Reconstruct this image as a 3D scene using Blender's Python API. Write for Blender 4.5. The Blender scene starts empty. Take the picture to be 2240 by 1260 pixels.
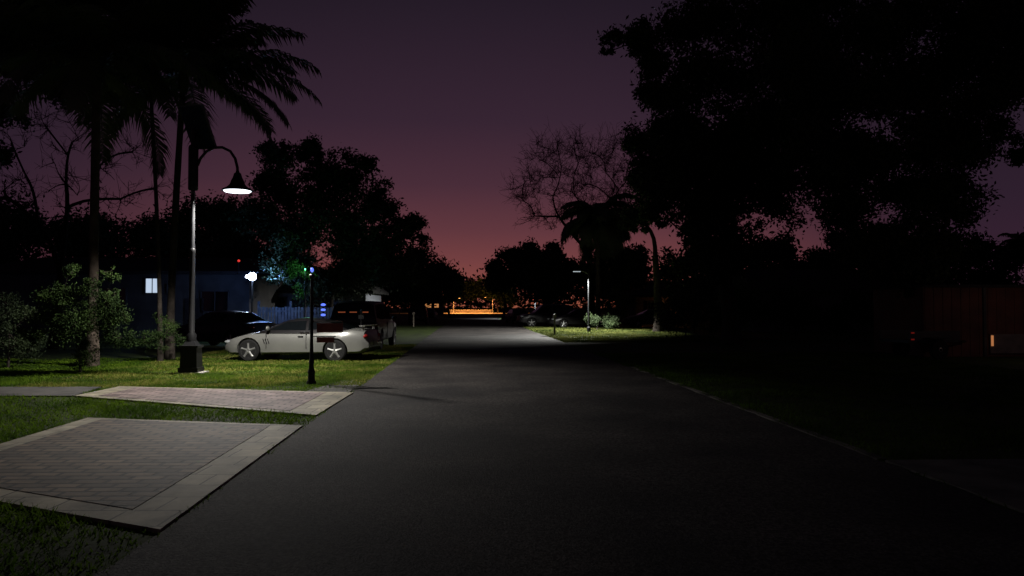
import bpy, bmesh, math, random
import numpy as np
from mathutils import Vector, Matrix
random.seed(7); rng=np.random.default_rng(7)
S=bpy.context.scene; C=S.collection
R=math.radians
FPX=1650.0; CH=1.6
YAW=math.atan(95/FPX); PIT=math.atan(42/FPX)
# ------------------------------------------------------------------ camera
cd=bpy.data.cameras.new('camera'); cam=bpy.data.objects.new('camera',cd); C.objects.link(cam)
cd.sensor_width=36; cd.lens=36*FPX/2240; cd.clip_start=.05; cd.clip_end=4000
cam.location=(0,0,CH); cam.rotation_euler=(math.pi/2+PIT,0,-YAW); S.camera=cam
S.view_settings.view_transform='Standard'; S.view_settings.look='None'; S.view_settings.exposure=0
Fv=Vector((math.sin(YAW)*math.cos(PIT),math.cos(YAW)*math.cos(PIT),math.sin(PIT)))
Rv=Vector((math.cos(YAW),-math.sin(YAW),0)); Uv=Rv.cross(Fv)
def ray(px,py): return Fv*FPX+Rv*(px-1120)+Uv*(630-py)
def W(px,py,Y):
    d=ray(px,py); t=Y/d.y; return Vector((d.x*t,Y,CH+d.z*t))
def G(px,py):
    d=ray(px,py); t=-CH/d.z; return Vector((d.x*t,d.y*t,0))
def X(px,Y): return W(px,672,Y).x
# ------------------------------------------------------------------ materials
def mat(name,c1,c2=None,rough=.8,scale=4,bump=0,metal=0,spec=.5,detail=4,contrast=(.35,.65),bscale=None,thin=0,speck=0):
    m=bpy.data.materials.new(name); m.use_nodes=True; n=m.node_tree; b=n.nodes['Principled BSDF']
    b.inputs['Roughness'].default_value=rough; b.inputs['Metallic'].default_value=metal
    b.inputs['Specular IOR Level'].default_value=spec
    tc=n.nodes.new('ShaderNodeTexCoord')
    if c2 is None: c2=tuple(x*.8 for x in c1)
    nz=n.nodes.new('ShaderNodeTexNoise'); nz.inputs['Scale'].default_value=scale; nz.inputs['Detail'].default_value=detail
    n.links.new(tc.outputs['Object'],nz.inputs['Vector'])
    r=n.nodes.new('ShaderNodeValToRGB'); r.color_ramp.elements[0].position=contrast[0]; r.color_ramp.elements[1].position=contrast[1]
    r.color_ramp.elements[0].color=(*c2,1); r.color_ramp.elements[1].color=(*c1,1)
    n.links.new(nz.outputs['Fac'],r.inputs['Fac']); col=r.outputs['Color']
    if speck:
        n3=n.nodes.new('ShaderNodeTexNoise'); n3.inputs['Scale'].default_value=speck; n3.inputs['Detail'].default_value=3; n.links.new(tc.outputs['Object'],n3.inputs['Vector'])
        mr=n.nodes.new('ShaderNodeMapRange'); mr.inputs['From Min'].default_value=.38; mr.inputs['From Max'].default_value=.66; mr.inputs['To Min'].default_value=.45; mr.inputs['To Max'].default_value=1.8
        n.links.new(n3.outputs['Fac'],mr.inputs['Value']); vm=n.nodes.new('ShaderNodeVectorMath'); vm.operation='SCALE'; n.links.new(col,vm.inputs[0]); n.links.new(mr.outputs['Result'],vm.inputs['Scale']); col=vm.outputs['Vector']
    n.links.new(col,b.inputs['Base Color'])
    if thin:
        tr=n.nodes.new('ShaderNodeBsdfTranslucent'); n.links.new(r.outputs['Color'],tr.inputs['Color'])
        ms=n.nodes.new('ShaderNodeMixShader'); ms.inputs[0].default_value=thin; out=n.nodes['Material Output']
        n.links.new(b.outputs[0],ms.inputs[1]); n.links.new(tr.outputs[0],ms.inputs[2]); n.links.new(ms.outputs[0],out.inputs['Surface'])
    if bump:
        n2=n.nodes.new('ShaderNodeTexNoise'); n2.inputs['Scale'].default_value=bscale or scale*6; n2.inputs['Detail'].default_value=6
        n.links.new(tc.outputs['Object'],n2.inputs['Vector'])
        bp=n.nodes.new('ShaderNodeBump'); bp.inputs['Strength'].default_value=bump; bp.inputs['Distance'].default_value=.02
        n.links.new(n2.outputs['Fac'],bp.inputs['Height']); n.links.new(bp.outputs['Normal'],b.inputs['Normal'])
    return m
def emi(name,c,s):
    m=bpy.data.materials.new(name); m.use_nodes=True; b=m.node_tree.nodes['Principled BSDF']
    b.inputs['Base Color'].default_value=(*[x*.3 for x in c],1); b.inputs['Emission Color'].default_value=(*c,1); b.inputs['Emission Strength'].default_value=s
    return m
def brickmat(name,c1,c2,mortar,bw,bh,rot=0,msize=.02,rough=.8,bump=.6):
    m=bpy.data.materials.new(name); m.use_nodes=True; n=m.node_tree; b=n.nodes['Principled BSDF']; b.inputs['Roughness'].default_value=rough; b.inputs['Specular IOR Level'].default_value=.25
    tc=n.nodes.new('ShaderNodeTexCoord'); mp=n.nodes.new('ShaderNodeMapping'); mp.inputs['Rotation'].default_value=(0,0,rot)
    n.links.new(tc.outputs['Object'],mp.inputs['Vector'])
    br=n.nodes.new('ShaderNodeTexBrick'); br.inputs['Color1'].default_value=(*c1,1); br.inputs['Color2'].default_value=(*c2,1); br.inputs['Mortar'].default_value=(*mortar,1)
    br.inputs['Scale'].default_value=1; br.inputs['Brick Width'].default_value=bw; br.inputs['Row Height'].default_value=bh; br.inputs['Mortar Size'].default_value=msize; br.inputs['Mortar Smooth'].default_value=.3
    n.links.new(mp.outputs['Vector'],br.inputs['Vector'])
    nz=n.nodes.new('ShaderNodeTexNoise'); nz.inputs['Scale'].default_value=1.6; nz.inputs['Detail'].default_value=10; nz.inputs['Roughness'].default_value=.65; n.links.new(tc.outputs['Object'],nz.inputs['Vector'])
    mr=n.nodes.new('ShaderNodeMapRange'); mr.inputs['From Min'].default_value=.32; mr.inputs['From Max'].default_value=.68; mr.inputs['To Min'].default_value=.35; mr.inputs['To Max'].default_value=1.25
    n.links.new(nz.outputs['Fac'],mr.inputs['Value'])
    mx=n.nodes.new('ShaderNodeVectorMath'); mx.operation='SCALE'; n.links.new(br.outputs['Color'],mx.inputs[0]); n.links.new(mr.outputs['Result'],mx.inputs['Scale'])
    n.links.new(mx.outputs['Vector'],b.inputs['Base Color'])
    bp=n.nodes.new('ShaderNodeBump'); bp.invert=True; bp.inputs['Strength'].default_value=bump; bp.inputs['Distance'].default_value=.012
    n.links.new(br.outputs['Fac'],bp.inputs['Height']); n.links.new(bp.outputs['Normal'],b.inputs['Normal'])
    return m
M=dict(
 asphalt=mat('asphalt',(.054,.048,.045),(.021,.0195,.0195),.88,.6,.7,detail=12,bscale=60,spec=.15,speck=38),
 soil=mat('lawn_soil',(.04,.06,.012),(.018,.026,.008),.95,1.5,.6,spec=.1),
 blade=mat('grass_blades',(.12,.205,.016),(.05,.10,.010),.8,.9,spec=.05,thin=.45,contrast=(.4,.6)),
 blade_shaded=mat('grass_blades_shaded',(.085,.15,.016),(.035,.07,.008),.8,.9,spec=.05,thin=.4,contrast=(.4,.6)),  # darker copy of the blades, dimness of the right verge put into the colour
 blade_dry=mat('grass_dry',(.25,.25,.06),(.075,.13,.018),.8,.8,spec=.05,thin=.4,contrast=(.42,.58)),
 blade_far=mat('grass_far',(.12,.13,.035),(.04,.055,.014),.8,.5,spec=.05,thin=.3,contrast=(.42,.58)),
 leaf=mat('leaf_dark',(.034,.05,.019),(.013,.021,.009),.7,.8,spec=.15),
 leaf2=mat('leaf_green',(.04,.07,.016),(.010,.022,.006),.7,2.2,spec=.1),
 leaf3=mat('leaf_lit',(.07,.13,.04),(.03,.06,.014),.7,2.2,spec=.12),  # paler leaf colour, part of the lamplight on the foliage is put in here
 bark=mat('bark',(.05,.042,.036),(.024,.020,.017),.95,5,.6,spec=.05),
 twig=mat('twig_bark',(.018,.015,.013),(.010,.009,.009),.95,5,spec=.02),
 palmbark=mat('palm_bark',(.085,.066,.052),(.034,.027,.022),.95,4,.6,spec=.1),
 frond=mat('palm_frond',(.07,.085,.04),(.03,.04,.018),.6,1,spec=.3,thin=.2),
 black=mat('black_metal',(.009,.009,.010),None,.48,8,metal=.1,spec=.25),
 steel=mat('dark_pole',(.014,.0145,.016),(.009,.0095,.011),.6,6,spec=.12),
 palesteel=mat('pale_pole',(.10,.105,.11),(.06,.063,.07),.6,6,spec=.2),
 panel=mat('solar_cells',(.016,.02,.042),None,.2,8),
 concrete=mat('concrete',(.36,.35,.31),(.22,.21,.19),.9,3,.4,spec=.2),
 oldconcrete=mat('old_concrete',(.12,.114,.105),(.055,.052,.05),.9,2,.4,spec=.2),
 edging=mat('edging_concrete',(.15,.14,.13),(.035,.032,.03),.9,1.3,.4,spec=.1,contrast=(.42,.6)),
 silver=mat('silver_paint',(.20,.20,.185),(.17,.17,.16),.26,2,metal=.35),
 darkpaint=mat('dark_paint',(.010,.009,.010),None,.35,2,spec=.3),
 bluepaint=mat('deep_blue_paint',(.004,.006,.016),None,.4,2,spec=.25),
 greypaint=mat('grey_paint',(.022,.022,.024),None,.4,2,spec=.25),
 glass=mat('dark_glass',(.004,.005,.006),None,.08,2,spec=.4),
 rubber=mat('rubber',(.012,.012,.012),None,.85,20,spec=.2),
 rim=mat('alloy',(.30,.30,.29),None,.36,6,metal=.5),
 redlens=mat('red_lens',(.18,.01,.01),None,.25,5,spec=.3),
 headlens=mat('clear_lens',(.25,.26,.27),None,.12,5),
 plate=mat('plate',(.12,.11,.10),None,.5,9),
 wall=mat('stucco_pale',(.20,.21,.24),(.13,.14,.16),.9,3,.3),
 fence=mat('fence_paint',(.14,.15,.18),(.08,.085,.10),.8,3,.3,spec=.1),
 walldark=mat('stucco_dark',(.055,.052,.052),(.028,.027,.027),.9,1.2,.3),
 roof=mat('roof_shingle',(.03,.029,.029),(.018,.017,.017),.9,8,.5,spec=.1),
 white=mat('white_paint',(.5,.52,.56),(.4,.42,.46),.5,5),
 redsign=mat('red_brown_sign',(.15,.03,.022),(.10,.02,.016),.5,7),
 redwall=mat('dark_red_boards',(.105,.034,.023),(.055,.019,.014),.8,1.5,.3),
 wood=mat('weathered_wood',(.22,.19,.15),(.13,.11,.09),.9,8,.4),
 cream=mat('pale_panel',(.13,.11,.105),(.08,.07,.068),.7,4),
)
M['pavers']=brickmat('clay_pavers',(.225,.155,.10),(.08,.055,.038),(.010,.009,.007),.30,.15,R(3),.022)
M['pavers2']=brickmat('mauve_pavers',(.38,.28,.26),(.20,.14,.135),(.055,.043,.042),.30,.15,R(3),.014)
M['border']=brickmat('pale_border_blocks',(.42,.375,.27),(.30,.265,.19),(.09,.08,.065),.42,.42,R(3),.010,bump=.4)
E=dict(lens=emi('lamp_lens',(.85,.92,1),4), far=emi('far_lamp_lens',(.8,.9,1),.5), sodium=emi('sodium_lens',(1,.42,.1),6), flood=emi('flood_lens',(.62,.74,1),40),
 win=emi('lit_window',(.66,.8,1),.75), windim=emi('dim_window',(.3,.4,.6),.04), warm=emi('warm_window',(1,.42,.14),.45), blue=emi('blue_led',(.12,.2,1),1.4), red=emi('red_led',(1,.05,.03),.08), orange=emi('orange_lamp',(1,.28,.07),1.0), slit=emi('warm_slit',(1,.38,.14),.4), glow_strips=emi('orange_strip_glow',(1,.25,.10),.18), green=emi('green_fill',(.2,1,.45),.3))
# ------------------------------------------------------------------ mesh builder
class MB:
    def __init__(s): s.v=[]; s.f=[]
    def add(s,vs,fs):
        o=len(s.v); s.v+= [tuple(v) for v in vs]; s.f+= [tuple(i+o for i in f) for f in fs]; return s
    def box(s,c,d,rz=0,Mx=None,taper=1):
        hx,hy,hz=d[0]/2,d[1]/2,d[2]/2; vs=[]
        for z in (-1,1):
            k=taper if z>0 else 1
            for x,y in ((-1,-1),(1,-1),(1,1),(-1,1)):
                p=Vector((x*hx*k,y*hy*k,z*hz))
                if Mx: p=Mx@p
                if rz: p=Matrix.Rotation(rz,3,'Z')@p
                vs.append(p+Vector(c))
        return s.add(vs,[(3,2,1,0),(4,5,6,7),(0,1,5,4),(1,2,6,5),(2,3,7,6),(3,0,4,7)])
    def tube(s,pts,rad,n=8):
        pts=[Vector(p) for p in pts]; k=len(pts)
        if not hasattr(rad,'__len__'): rad=[rad]*k
        vs=[];fs=[]; t=(pts[1]-pts[0]).normalized(); u=t.orthogonal().normalized()
        for i,p in enumerate(pts):
            a=pts[max(0,i-1)];b=pts[min(k-1,i+1)]; t=(b-a).normalized(); u=(u-t*u.dot(t))
            u=u.normalized() if u.length>1e-6 else t.orthogonal().normalized(); w=t.cross(u)
            for j in range(n):
                an=2*math.pi*j/n; vs.append(p+(u*math.cos(an)+w*math.sin(an))*rad[i])
        for i in range(k-1):
            for j in range(n): fs.append((i*n+j,i*n+(j+1)%n,(i+1)*n+(j+1)%n,(i+1)*n+j))
        fs.append(tuple(range(n-1,-1,-1))); fs.append(tuple((k-1)*n+j for j in range(n)))
        return s.add(vs,fs)
    def lathe(s,prof,n=20,c=(0,0,0),Mx=None):
        vs=[];fs=[];k=len(prof)
        for r,z in prof:
            for j in range(n):
                a=2*math.pi*j/n; p=Vector((r*math.cos(a),r*math.sin(a),z))
                if Mx: p=Mx@p
                vs.append(p+Vector(c))
        for i in range(k-1):
            for j in range(n): fs.append((i*n+j,i*n+(j+1)%n,(i+1)*n+(j+1)%n,(i+1)*n+j))
        fs.append(tuple(range(n-1,-1,-1))); fs.append(tuple((k-1)*n+j for j in range(n)))
        return s.add(vs,fs)
    def loft(s,rings):
        n=len(rings[0]); vs=[p for r in rings for p in r]; fs=[]
        for i in range(len(rings)-1):
            for j in range(n): fs.append((i*n+j,i*n+(j+1)%n,(i+1)*n+(j+1)%n,(i+1)*n+j))
        fs.append(tuple(range(n-1,-1,-1))); fs.append(tuple((len(rings)-1)*n+j for j in range(n)))
        return s.add(vs,fs)
    def prism(s,poly,z0,z1):
        n=len(poly); vs=[(p[0],p[1],z0) for p in poly]+[(p[0],p[1],z1) for p in poly]
        return s.add(vs,[tuple(range(n-1,-1,-1)),tuple(range(n,2*n))]+[(i,(i+1)%n,n+(i+1)%n,n+i) for i in range(n)])
    def build(s,name,m,parent=None,smooth=None,fix=True):
        me=bpy.data.meshes.new(name); me.from_pydata(s.v,[],s.f)
        if fix:
            b=bmesh.new(); b.from_mesh(me); bmesh.ops.recalc_face_normals(b,faces=b.faces); b.to_mesh(me); b.free()
        me.materials.append(m)
        if smooth:
            me.polygons.foreach_set('use_smooth',[True]*len(me.polygons)); me.set_sharp_from_angle(angle=R(smooth))
        o=bpy.data.objects.new(name,me); C.objects.link(o)
        if parent: o.parent=parent
        return o
def thing(name,label,cat,loc=(0,0,0),rz=0,group=None):
    o=bpy.data.objects.new(name,None); o.empty_display_size=.2; C.objects.link(o); o.location=loc; o.rotation_euler=(0,0,rz)
    o['label']=label; o['category']=cat
    if group: o['group']=group
    return o
def struct(o,label=None):
    o['kind']='structure'
    if label: o['label']=label
    return o
def light(kind,loc,power,color,parent=None,size=.1,spot=None,blend=.4,rot=(0,0,0),name='lamp_light',wing=0):
    l=bpy.data.lights.new(name,kind); l.energy=power; l.color=color; l.shadow_soft_size=size
    if kind=='SPOT': l.spot_size=R(spot); l.spot_blend=blend
    if wing:   # street-light optics: more light towards the rim of the cone, as a luminaire profile does
        l.use_nodes=True; n=l.node_tree; e=[x for x in n.nodes if x.type=='EMISSION'][0]
        tc=n.nodes.new('ShaderNodeTexCoord'); sp=n.nodes.new('ShaderNodeSeparateXYZ'); n.links.new(tc.outputs['Normal'],sp.inputs[0])
        a=n.nodes.new('ShaderNodeMath'); a.operation='ABSOLUTE'; n.links.new(sp.outputs['Z'],a.inputs[0])
        b=n.nodes.new('ShaderNodeMath'); b.operation='MAXIMUM'; b.inputs[1].default_value=.22; n.links.new(a.outputs[0],b.inputs[0])
        c=n.nodes.new('ShaderNodeMath'); c.operation='POWER'; c.inputs[1].default_value=-wing; n.links.new(b.outputs[0],c.inputs[0])
        n.links.new(c.outputs[0],e.inputs['Strength'])
    o=bpy.data.objects.new(name,l); C.objects.link(o); o.location=loc; o.rotation_euler=rot
    if parent: o.parent=parent
    return o
def fastmesh(name,V,nper,m,parent):
    n=len(V)//nper; me=bpy.data.meshes.new(name); me.vertices.add(len(V)); me.vertices.foreach_set('co',V.astype(np.float32).ravel())
    me.loops.add(len(V)); me.loops.foreach_set('vertex_index',np.arange(len(V),dtype=np.int32))
    me.polygons.add(n); me.polygons.foreach_set('loop_start',np.arange(n,dtype=np.int32)*nper); me.polygons.foreach_set('loop_total',np.full(n,nper,dtype=np.int32))
    me.update(calc_edges=True); me.materials.append(m); o=bpy.data.objects.new(name,me); C.objects.link(o)
    if parent: o.parent=parent
    return o
def unit(a): return a/np.maximum(np.linalg.norm(a,axis=1,keepdims=True),1e-6)
# ------------------------------------------------------------------ ground, road, pads
XL,XR=-2.2,4.25
g=MB().add([(-900,-60,0),(900,-60,0),(900,1500,0),(-900,1500,0)],[(0,1,2,3)]).build('ground',M['soil']); struct(g,'dark lawn ground of the street')
def rough_edge(x,y0,y1,step,amp):
    return [(x+random.uniform(-amp,amp),y) for y in np.arange(y0,y1,step)]
l=rough_edge(XL,-20,60,.35,.04)+[(XL,420)]; r=rough_edge(XR,-20,60,.35,.06)+[(XR,420)]
rd=MB(); rd.add([(p[0],p[1],.012) for p in l]+[(p[0],p[1],.012) for p in reversed(r)],[tuple(range(len(l)+len(r)))])
struct(rd.build('road',M['asphalt'],fix=False),'dark asphalt residential road')
cs=MB().add([(-90,180,.016),(120,180,.016),(120,206,.016),(-90,206,.016)],[(0,1,2,3)]).build('cross_street',M['oldconcrete']); struct(cs)
def inset(poly,ws):
    n=len(poly); L=[]
    for i in range(n):
        a=Vector(poly[i][:2]);b=Vector(poly[(i+1)%n][:2]); d=(b-a).normalized(); nr=Vector((-d.y,d.x)); L.append((a+nr*ws[i],d))
    out=[]
    for i in range(n):
        p,d=L[i-1]; q,e=L[i]; den=d.x*e.y-d.y*e.x; t=((q.x-p.x)*e.y-(q.y-p.y)*e.x)/den; out.append(p+d*t)
    return out
pads=[]
def pad(name,poly,ws,mi,label,h=.03):
    pads.append(poly)
    struct(MB().prism(poly,-.01,h).build(name+'_border',M['border']),label+' border')
    inn=inset(poly,ws); struct(MB().prism(inn,-.005,h+.005).build(name,mi),label)
A=G(350,1167);B=G(662,935);Cc=G(192,918);Q=G(0,1105)
D=A+(Q-A)*((-5.35-A.x)/(Q.x-A.x))
pad('parking_pad',[A,B,Cc,D],[.42,.12,.28,.28],M['pavers'],'paved parking pad beside the road')
A2=G(692,912);B2=G(772,862);C2=G(262,848);D2=G(163,869)
pad('driveway',[A2,B2,C2,D2],[.5,.16,.45,.16],M['pavers2'],'mauve block driveway crossing the verge')
p0=G(164,868)+Vector((-.02,0,0));p1=G(255,848)+Vector((-.3,0,0))
sw=[p0,p1,Vector((-22,p1.y+.6,0)),Vector((-22,p0.y+.6,0))]; pads.append(sw)
struct(MB().prism(sw,-.01,.022).build('sidewalk',M['oldconcrete']),'dim sidewalk leading away on the left')
rp=[(XR+.05,5.3),(13.5,5.0),(13.5,7.4),(XR+.05,7.6)]; pads.append(rp)
struct(MB().prism(rp,-.01,.024).build('right_driveway',M['oldconcrete']),'dim concrete driveway on the right verge')
struct(MB().prism([(XL-.02,14.0),(XL-.02,17.2),(XL-.55,16.6),(XL-.9,14.15)],-.01,.018).build('road_apron',M['oldconcrete']),'worn concrete apron at road edge')
for k,(ya,yb) in enumerate(((3.0,5.2),(7.7,20))):
    struct(MB().prism([(XR+.02,ya),(XR+.13,ya),(XR+.13,yb),(XR+.02,yb)],-.01,.018).build('road_edging',M['edging']),'narrow concrete edging of the road')
# grass
def inpoly(x,y,poly):
    c=np.zeros(len(x),bool);n=len(poly)
    for i in range(n):
        x1,y1=poly[i][0],poly[i][1];x2,y2=poly[(i+1)%n][0],poly[(i+1)%n][1]
        if y1==y2: continue
        k=((y1>y)!=(y2>y))&(x<(x2-x1)*(y-y1)/(y2-y1)+x1); c^=k
    return c
def grass(x0,x1,y0,y1,n,h,wd,m,label):
    x=rng.uniform(x0,x1,n); y=y0+(y1-y0)*rng.random(n)**1.35; k=np.ones(n,bool)
    for p in pads: k&=~inpoly(x,y,p)
    pn=np.sin(x*1.7+np.sin(y*1.1)*2)*np.sin(y*1.3+np.sin(x*.9)*2); k&=rng.random(n)<(.75+.35*pn)
    x=x[k];y=y[k];pn=pn[k];n=len(x); a=rng.uniform(0,6.28,n); hh=h*rng.uniform(.4,1.35,n)*(.85+.35*pn); w=wd*(1+y/14)
    b=np.stack([x,y,np.zeros(n)],1); s=np.stack([np.cos(a),np.sin(a),np.zeros(n)],1)*w[:,None]
    t=b+np.stack([rng.normal(0,.7,n)*hh,rng.normal(0,.7,n)*hh,hh],1)
    V=np.stack([b-s,b+s,t],1).reshape(-1,3); o=fastmesh('lawn_grass',V,3,m,None); o['kind']='stuff'; o['label']=label; o['category']='grass'
grass(-15,XL+.05,3.6,24,240000,.055,.005,M['blade'],'short mown green grass left of the road around the paved pads')
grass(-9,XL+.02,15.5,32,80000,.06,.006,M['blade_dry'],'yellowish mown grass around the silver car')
grass(XR+.02,14,4,26,100000,.06,.005,M['blade_shaded'],'mown grass on the right verge with shade put into its colour')
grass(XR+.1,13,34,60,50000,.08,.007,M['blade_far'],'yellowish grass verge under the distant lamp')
# ------------------------------------------------------------------ trees
def bend(a,b,k=5,amp=.12,up=.1):
    a=Vector(a);b=Vector(b);L=(b-a).length; o=Vector([random.uniform(-1,1) for _ in range(3)])*L*amp; o.z+=up*L
    return [a.lerp(b,t)+o*math.sin(math.pi*t) for t in [i/k for i in range(k+1)]]
def leafmesh(cl,rad,n,size,m,parent,name='crown',soft=.62):
    cl=np.array(cl);rad=np.array(rad); w=rad**1.5;w/=w.sum(); i=rng.choice(len(cl),n,p=w)
    d=rng.normal(size=(n,3))*soft*rad[i][:,None]; d[:,2]*=.75
    c=cl[i]+d; u=unit(rng.normal(size=(n,3))); v=unit(np.cross(u,rng.normal(size=(n,3)))); s=(size*rng.uniform(.5,1.4,n))[:,None]
    V=np.stack([c-u*s,c+v*s*.42,c+u*s,c-v*s*.42],1).reshape(-1,3)
    return fastmesh(name,V,4,m,parent)
def tree(name,label,cat,bpx,Z,blobs,nleaf,leaf,tr,group=None,m='leaf',bm='bark',fork=.45,cl_per=12,dep=.8,clr=.38,twigs=0,tw=.02,limb=.06):
    base=Vector((X(bpx,Z),Z,0)); t=thing(name,label,cat,base,0,group); k=Z/FPX
    bl=[]
    for (px,py,r) in blobs:
        rm=r*k; nn=2 if (rm>.8 and not twigs) else 1
        for q in range(nn):
            dy=random.uniform(-1,1)*dep*max(1,rm)*(1.3 if nn>1 else .4)
            if twigs: dy=random.uniform(-1,1)*2.4*k*30
            c=W(px+random.uniform(-.15,.15)*r,py+random.uniform(-.12,.12)*r,Z+dy); bl.append((c-base,rm*(.92 if nn>1 else 1)))
    cen=sum((b[0] for b in bl),Vector())/len(bl); zmin=min(b[0].z for b in bl)
    fk=Vector((cen.x*.3,cen.y*.3,max(.5 if zmin>0 else .3,min(zmin,cen.z*fork)))) ; mb=MB()
    tp=bend((0,0,-.05),fk,6,.05,0); mb.tube(tp,[tr*(1.35 if i==0 else 1)*(1-.35*i/6) for i in range(7)],10)
    nodes=[(fk,tr*.62)]; cls=[];rads=[]; tm=MB()
    bl.sort(key=lambda b:(b[0]-fk).length)
    allsub=[]
    for c,rm in bl:
        p,pr=min(nodes,key=lambda q:(q[0]-c).length+(.5 if twigs else .25)*(q[0]-fk).length); r1=max(pr*.55,tr*limb)
        pts=bend(p,c,5,.09 if twigs else .13,.06); mb.tube(pts,[pr*.8+(r1-pr*.8)*i/5 for i in range(6)],6); nodes.append((pts[3],pr*.65)); nodes.append((c,r1))
        sub=[(c,r1*.8)]+([(pts[2],pr*.5),(pts[3],pr*.45),(pts[4],r1*.8)] if twigs else [])
        for _ in range(cl_per):
            d=Vector(rng.normal(size=3)).normalized()*rm*random.uniform(.35,1.2)*(1.15 if twigs else .9); d.z*=.85
            e=c+d
            q,qr=min(sub+(allsub[-30:] if twigs else []),key=lambda z:(z[0]-e).length); mt=tw if twigs else .012
            mb.tube(bend(q,e,3,.09,.03),[max(mt,qr*.7),max(mt*.9,qr*.5),max(mt*.8,qr*.35),mt*.7],4); sub.append((e,qr*.6)); allsub.append((e,qr*.6)); cls.append(e); rads.append(rm*clr*random.uniform(.4,1.3))
            out=(e-fk).normalized()
            for _ in range(twigs):
                dr=((e-q).normalized()*.35+out*.35+Vector(rng.normal(size=3))*.62); s0=q.lerp(e,random.uniform(.0,1)); e2=s0+dr*rm*random.uniform(.2,.65)
                pt=bend(s0,e2,3,.08,.0); tm.tube(pt,[tw*.75,tw*.65,tw*.55,tw*.35],3)
                for _ in range(3):
                    s1=pt[random.randint(1,3)]; tm.tube(bend(s1,s1+(dr*.4+out*.2+Vector(rng.normal(size=3))*.55)*rm*random.uniform(.15,.4),2,.06,0),[tw*.55,tw*.45,tw*.3],3)
    mb.build('trunk',M[bm],t,smooth=60,fix=False)
    if nleaf: leafmesh(cls,rads,nleaf,leaf,M[m],t)
    if twigs: tm.build('twigs',M['twig'],t,fix=False)
    return t
def palm(label,bpx,Z,cpx,cpy,nf,fl,tr,group='palm trees',seed=1,hang=1.0,trunkm='palmbark',ll=.7,lw=.026,extra=(),low=1.75):
    rr=random.Random(seed); base=Vector((X(bpx,Z),Z,0)); t=thing('palm_tree',label,'palm tree',base,0,group); top=W(cpx,cpy,Z)-base
    pts=[Vector((top.x*(s**1.5),top.y*s,top.z*s)) for s in [i/16 for i in range(17)]]
    rad=[tr*(1.5-.5*min(1,i/3)) *(1-.25*i/16)*(1+.05*(i%2)) for i in range(17)]
    MB().tube(pts,rad,12).build('trunk',M[trunkm],t,smooth=50)
    MB().lathe([(tr*.8,-.5),(tr*1.6,-.2),(tr*1.3,.15),(.03,.45)],10,top).build('crownshaft',M['frond'],t,smooth=60)
    specs=[(2*math.pi*i/nf*2.4+rr.uniform(-.2,.2), 1.25-low*i/nf+rr.uniform(-.15,.15), fl*rr.uniform(.85,1.08)) for i in range(nf)]+list(extra)
    for az,el,L in specs:
        n=26; p=top+Vector((0,0,.1)); e=el; h=Vector((math.cos(az),math.sin(az),0)); sd=Vector((-math.sin(az),math.cos(az),0)); mb=MB(); P=[p.copy()]; 
        dirs=[]
        for i in range(n):
            d=h*math.cos(e)+Vector((0,0,math.sin(e))); dirs.append(d); p=p+d*L/n; P.append(p.copy()); e-= (.045+.05*i/n)*hang; e=max(e,-1.5)
        mb.tube(P,[.035*(1-.85*i/n) for i in range(n+1)],4)
        for i in range(3,n+1):
            d=dirs[min(i,n-1)]
            for sub in (0,.33,.66):
                pp=P[i]-d*L/n*sub
                for s in (-1,1):
                    l=ll*(math.sin(math.pi*min(1,(i+2)/(n+4)))**.6)*rr.uniform(.6,1.2)
                    o=(sd*s*.8+d*.55+Vector((0,0,-.12+rr.uniform(-.15,.15)))).normalized(); a1=pp+o*l*.5; a2=a1+(o+Vector((0,0,-.95*max(hang,.8)+rr.uniform(-.2,.2)))).normalized()*l*.5
                    w=d*lw
                    mb.add([pp-w*.5,pp+w*.5,a1+w,a1-w,a2],[(0,1,2,3),(3,2,4)])
        mb.build('frond',M['frond'],t,fix=False)
    return t
tree('broadleaf_tree','huge dark leafy tree overhanging the sky right of centre with ragged left edge','tree',1600,32,
 [(1350,85,30),(1330,112,14),(1405,80,45),(1430,140,50),(1500,60,85),(1445,215,48),(1530,170,100),(1475,280,60),(1520,320,85),(1590,290,110),(1480,380,60),(1450,455,40),(1540,450,75),(1600,430,100),(1650,40,130),(1690,190,130),(1700,330,120),(1690,430,75),(1520,520,50),(1600,520,70),(1560,590,60)],110000,.10,.42,group='big leafy trees on the right',fork=.62,cl_per=13)
tree('broadleaf_tree','largest near black leafy tree filling the upper right corner of the picture','tree',2000,25,
 [(1760,150,100),(1800,30,120),(1830,210,120),(1790,320,90),(1850,380,90),(1860,460,70),(1950,40,120),(1980,180,130),(1930,320,120),(1990,430,95),(2110,40,120),(2120,190,110),(2080,320,100),(2080,440,70),(2230,40,110),(2225,170,70),(2170,280,50),(2235,340,38),(2060,530,60),(1940,540,70),(2000,600,60),(1880,560,45)],135000,.085,.4,group='big leafy trees on the right',fork=.62,cl_per=13)
tree('bare_tree','leafless tree with fine twigs against the red sky right of the road','tree',1300,70,
 [(1145,395,36),(1175,345,40),(1215,318,40),(1255,310,36),(1140,440,32),(1185,390,42),(1225,360,40),(1265,360,42),(1300,335,40),(1165,475,30),(1205,430,42),(1245,410,42),(1285,400,42),(1225,470,36),(1270,450,40),(1325,375,42),(1345,330,40),(1380,345,40),(1370,400,42),(1330,430,40),(1385,450,40)],0,0,.34,group='bare trees',fork=.5,cl_per=11,twigs=8,tw=.022,bm='twig',limb=.14)
tree('bare_tree','leafless tree with crooked thick limbs at the far left behind the palms','tree',120,30,
 [(30,310,45),(95,275,45),(160,310,45),(60,380,50),(140,400,50),(220,360,45),(290,330,40),(335,410,38),(260,440,40),(10,430,40)],0,0,.2,group='bare trees',fork=.4,cl_per=9,twigs=4,tw=.014,bm='twig',limb=.2)
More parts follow.
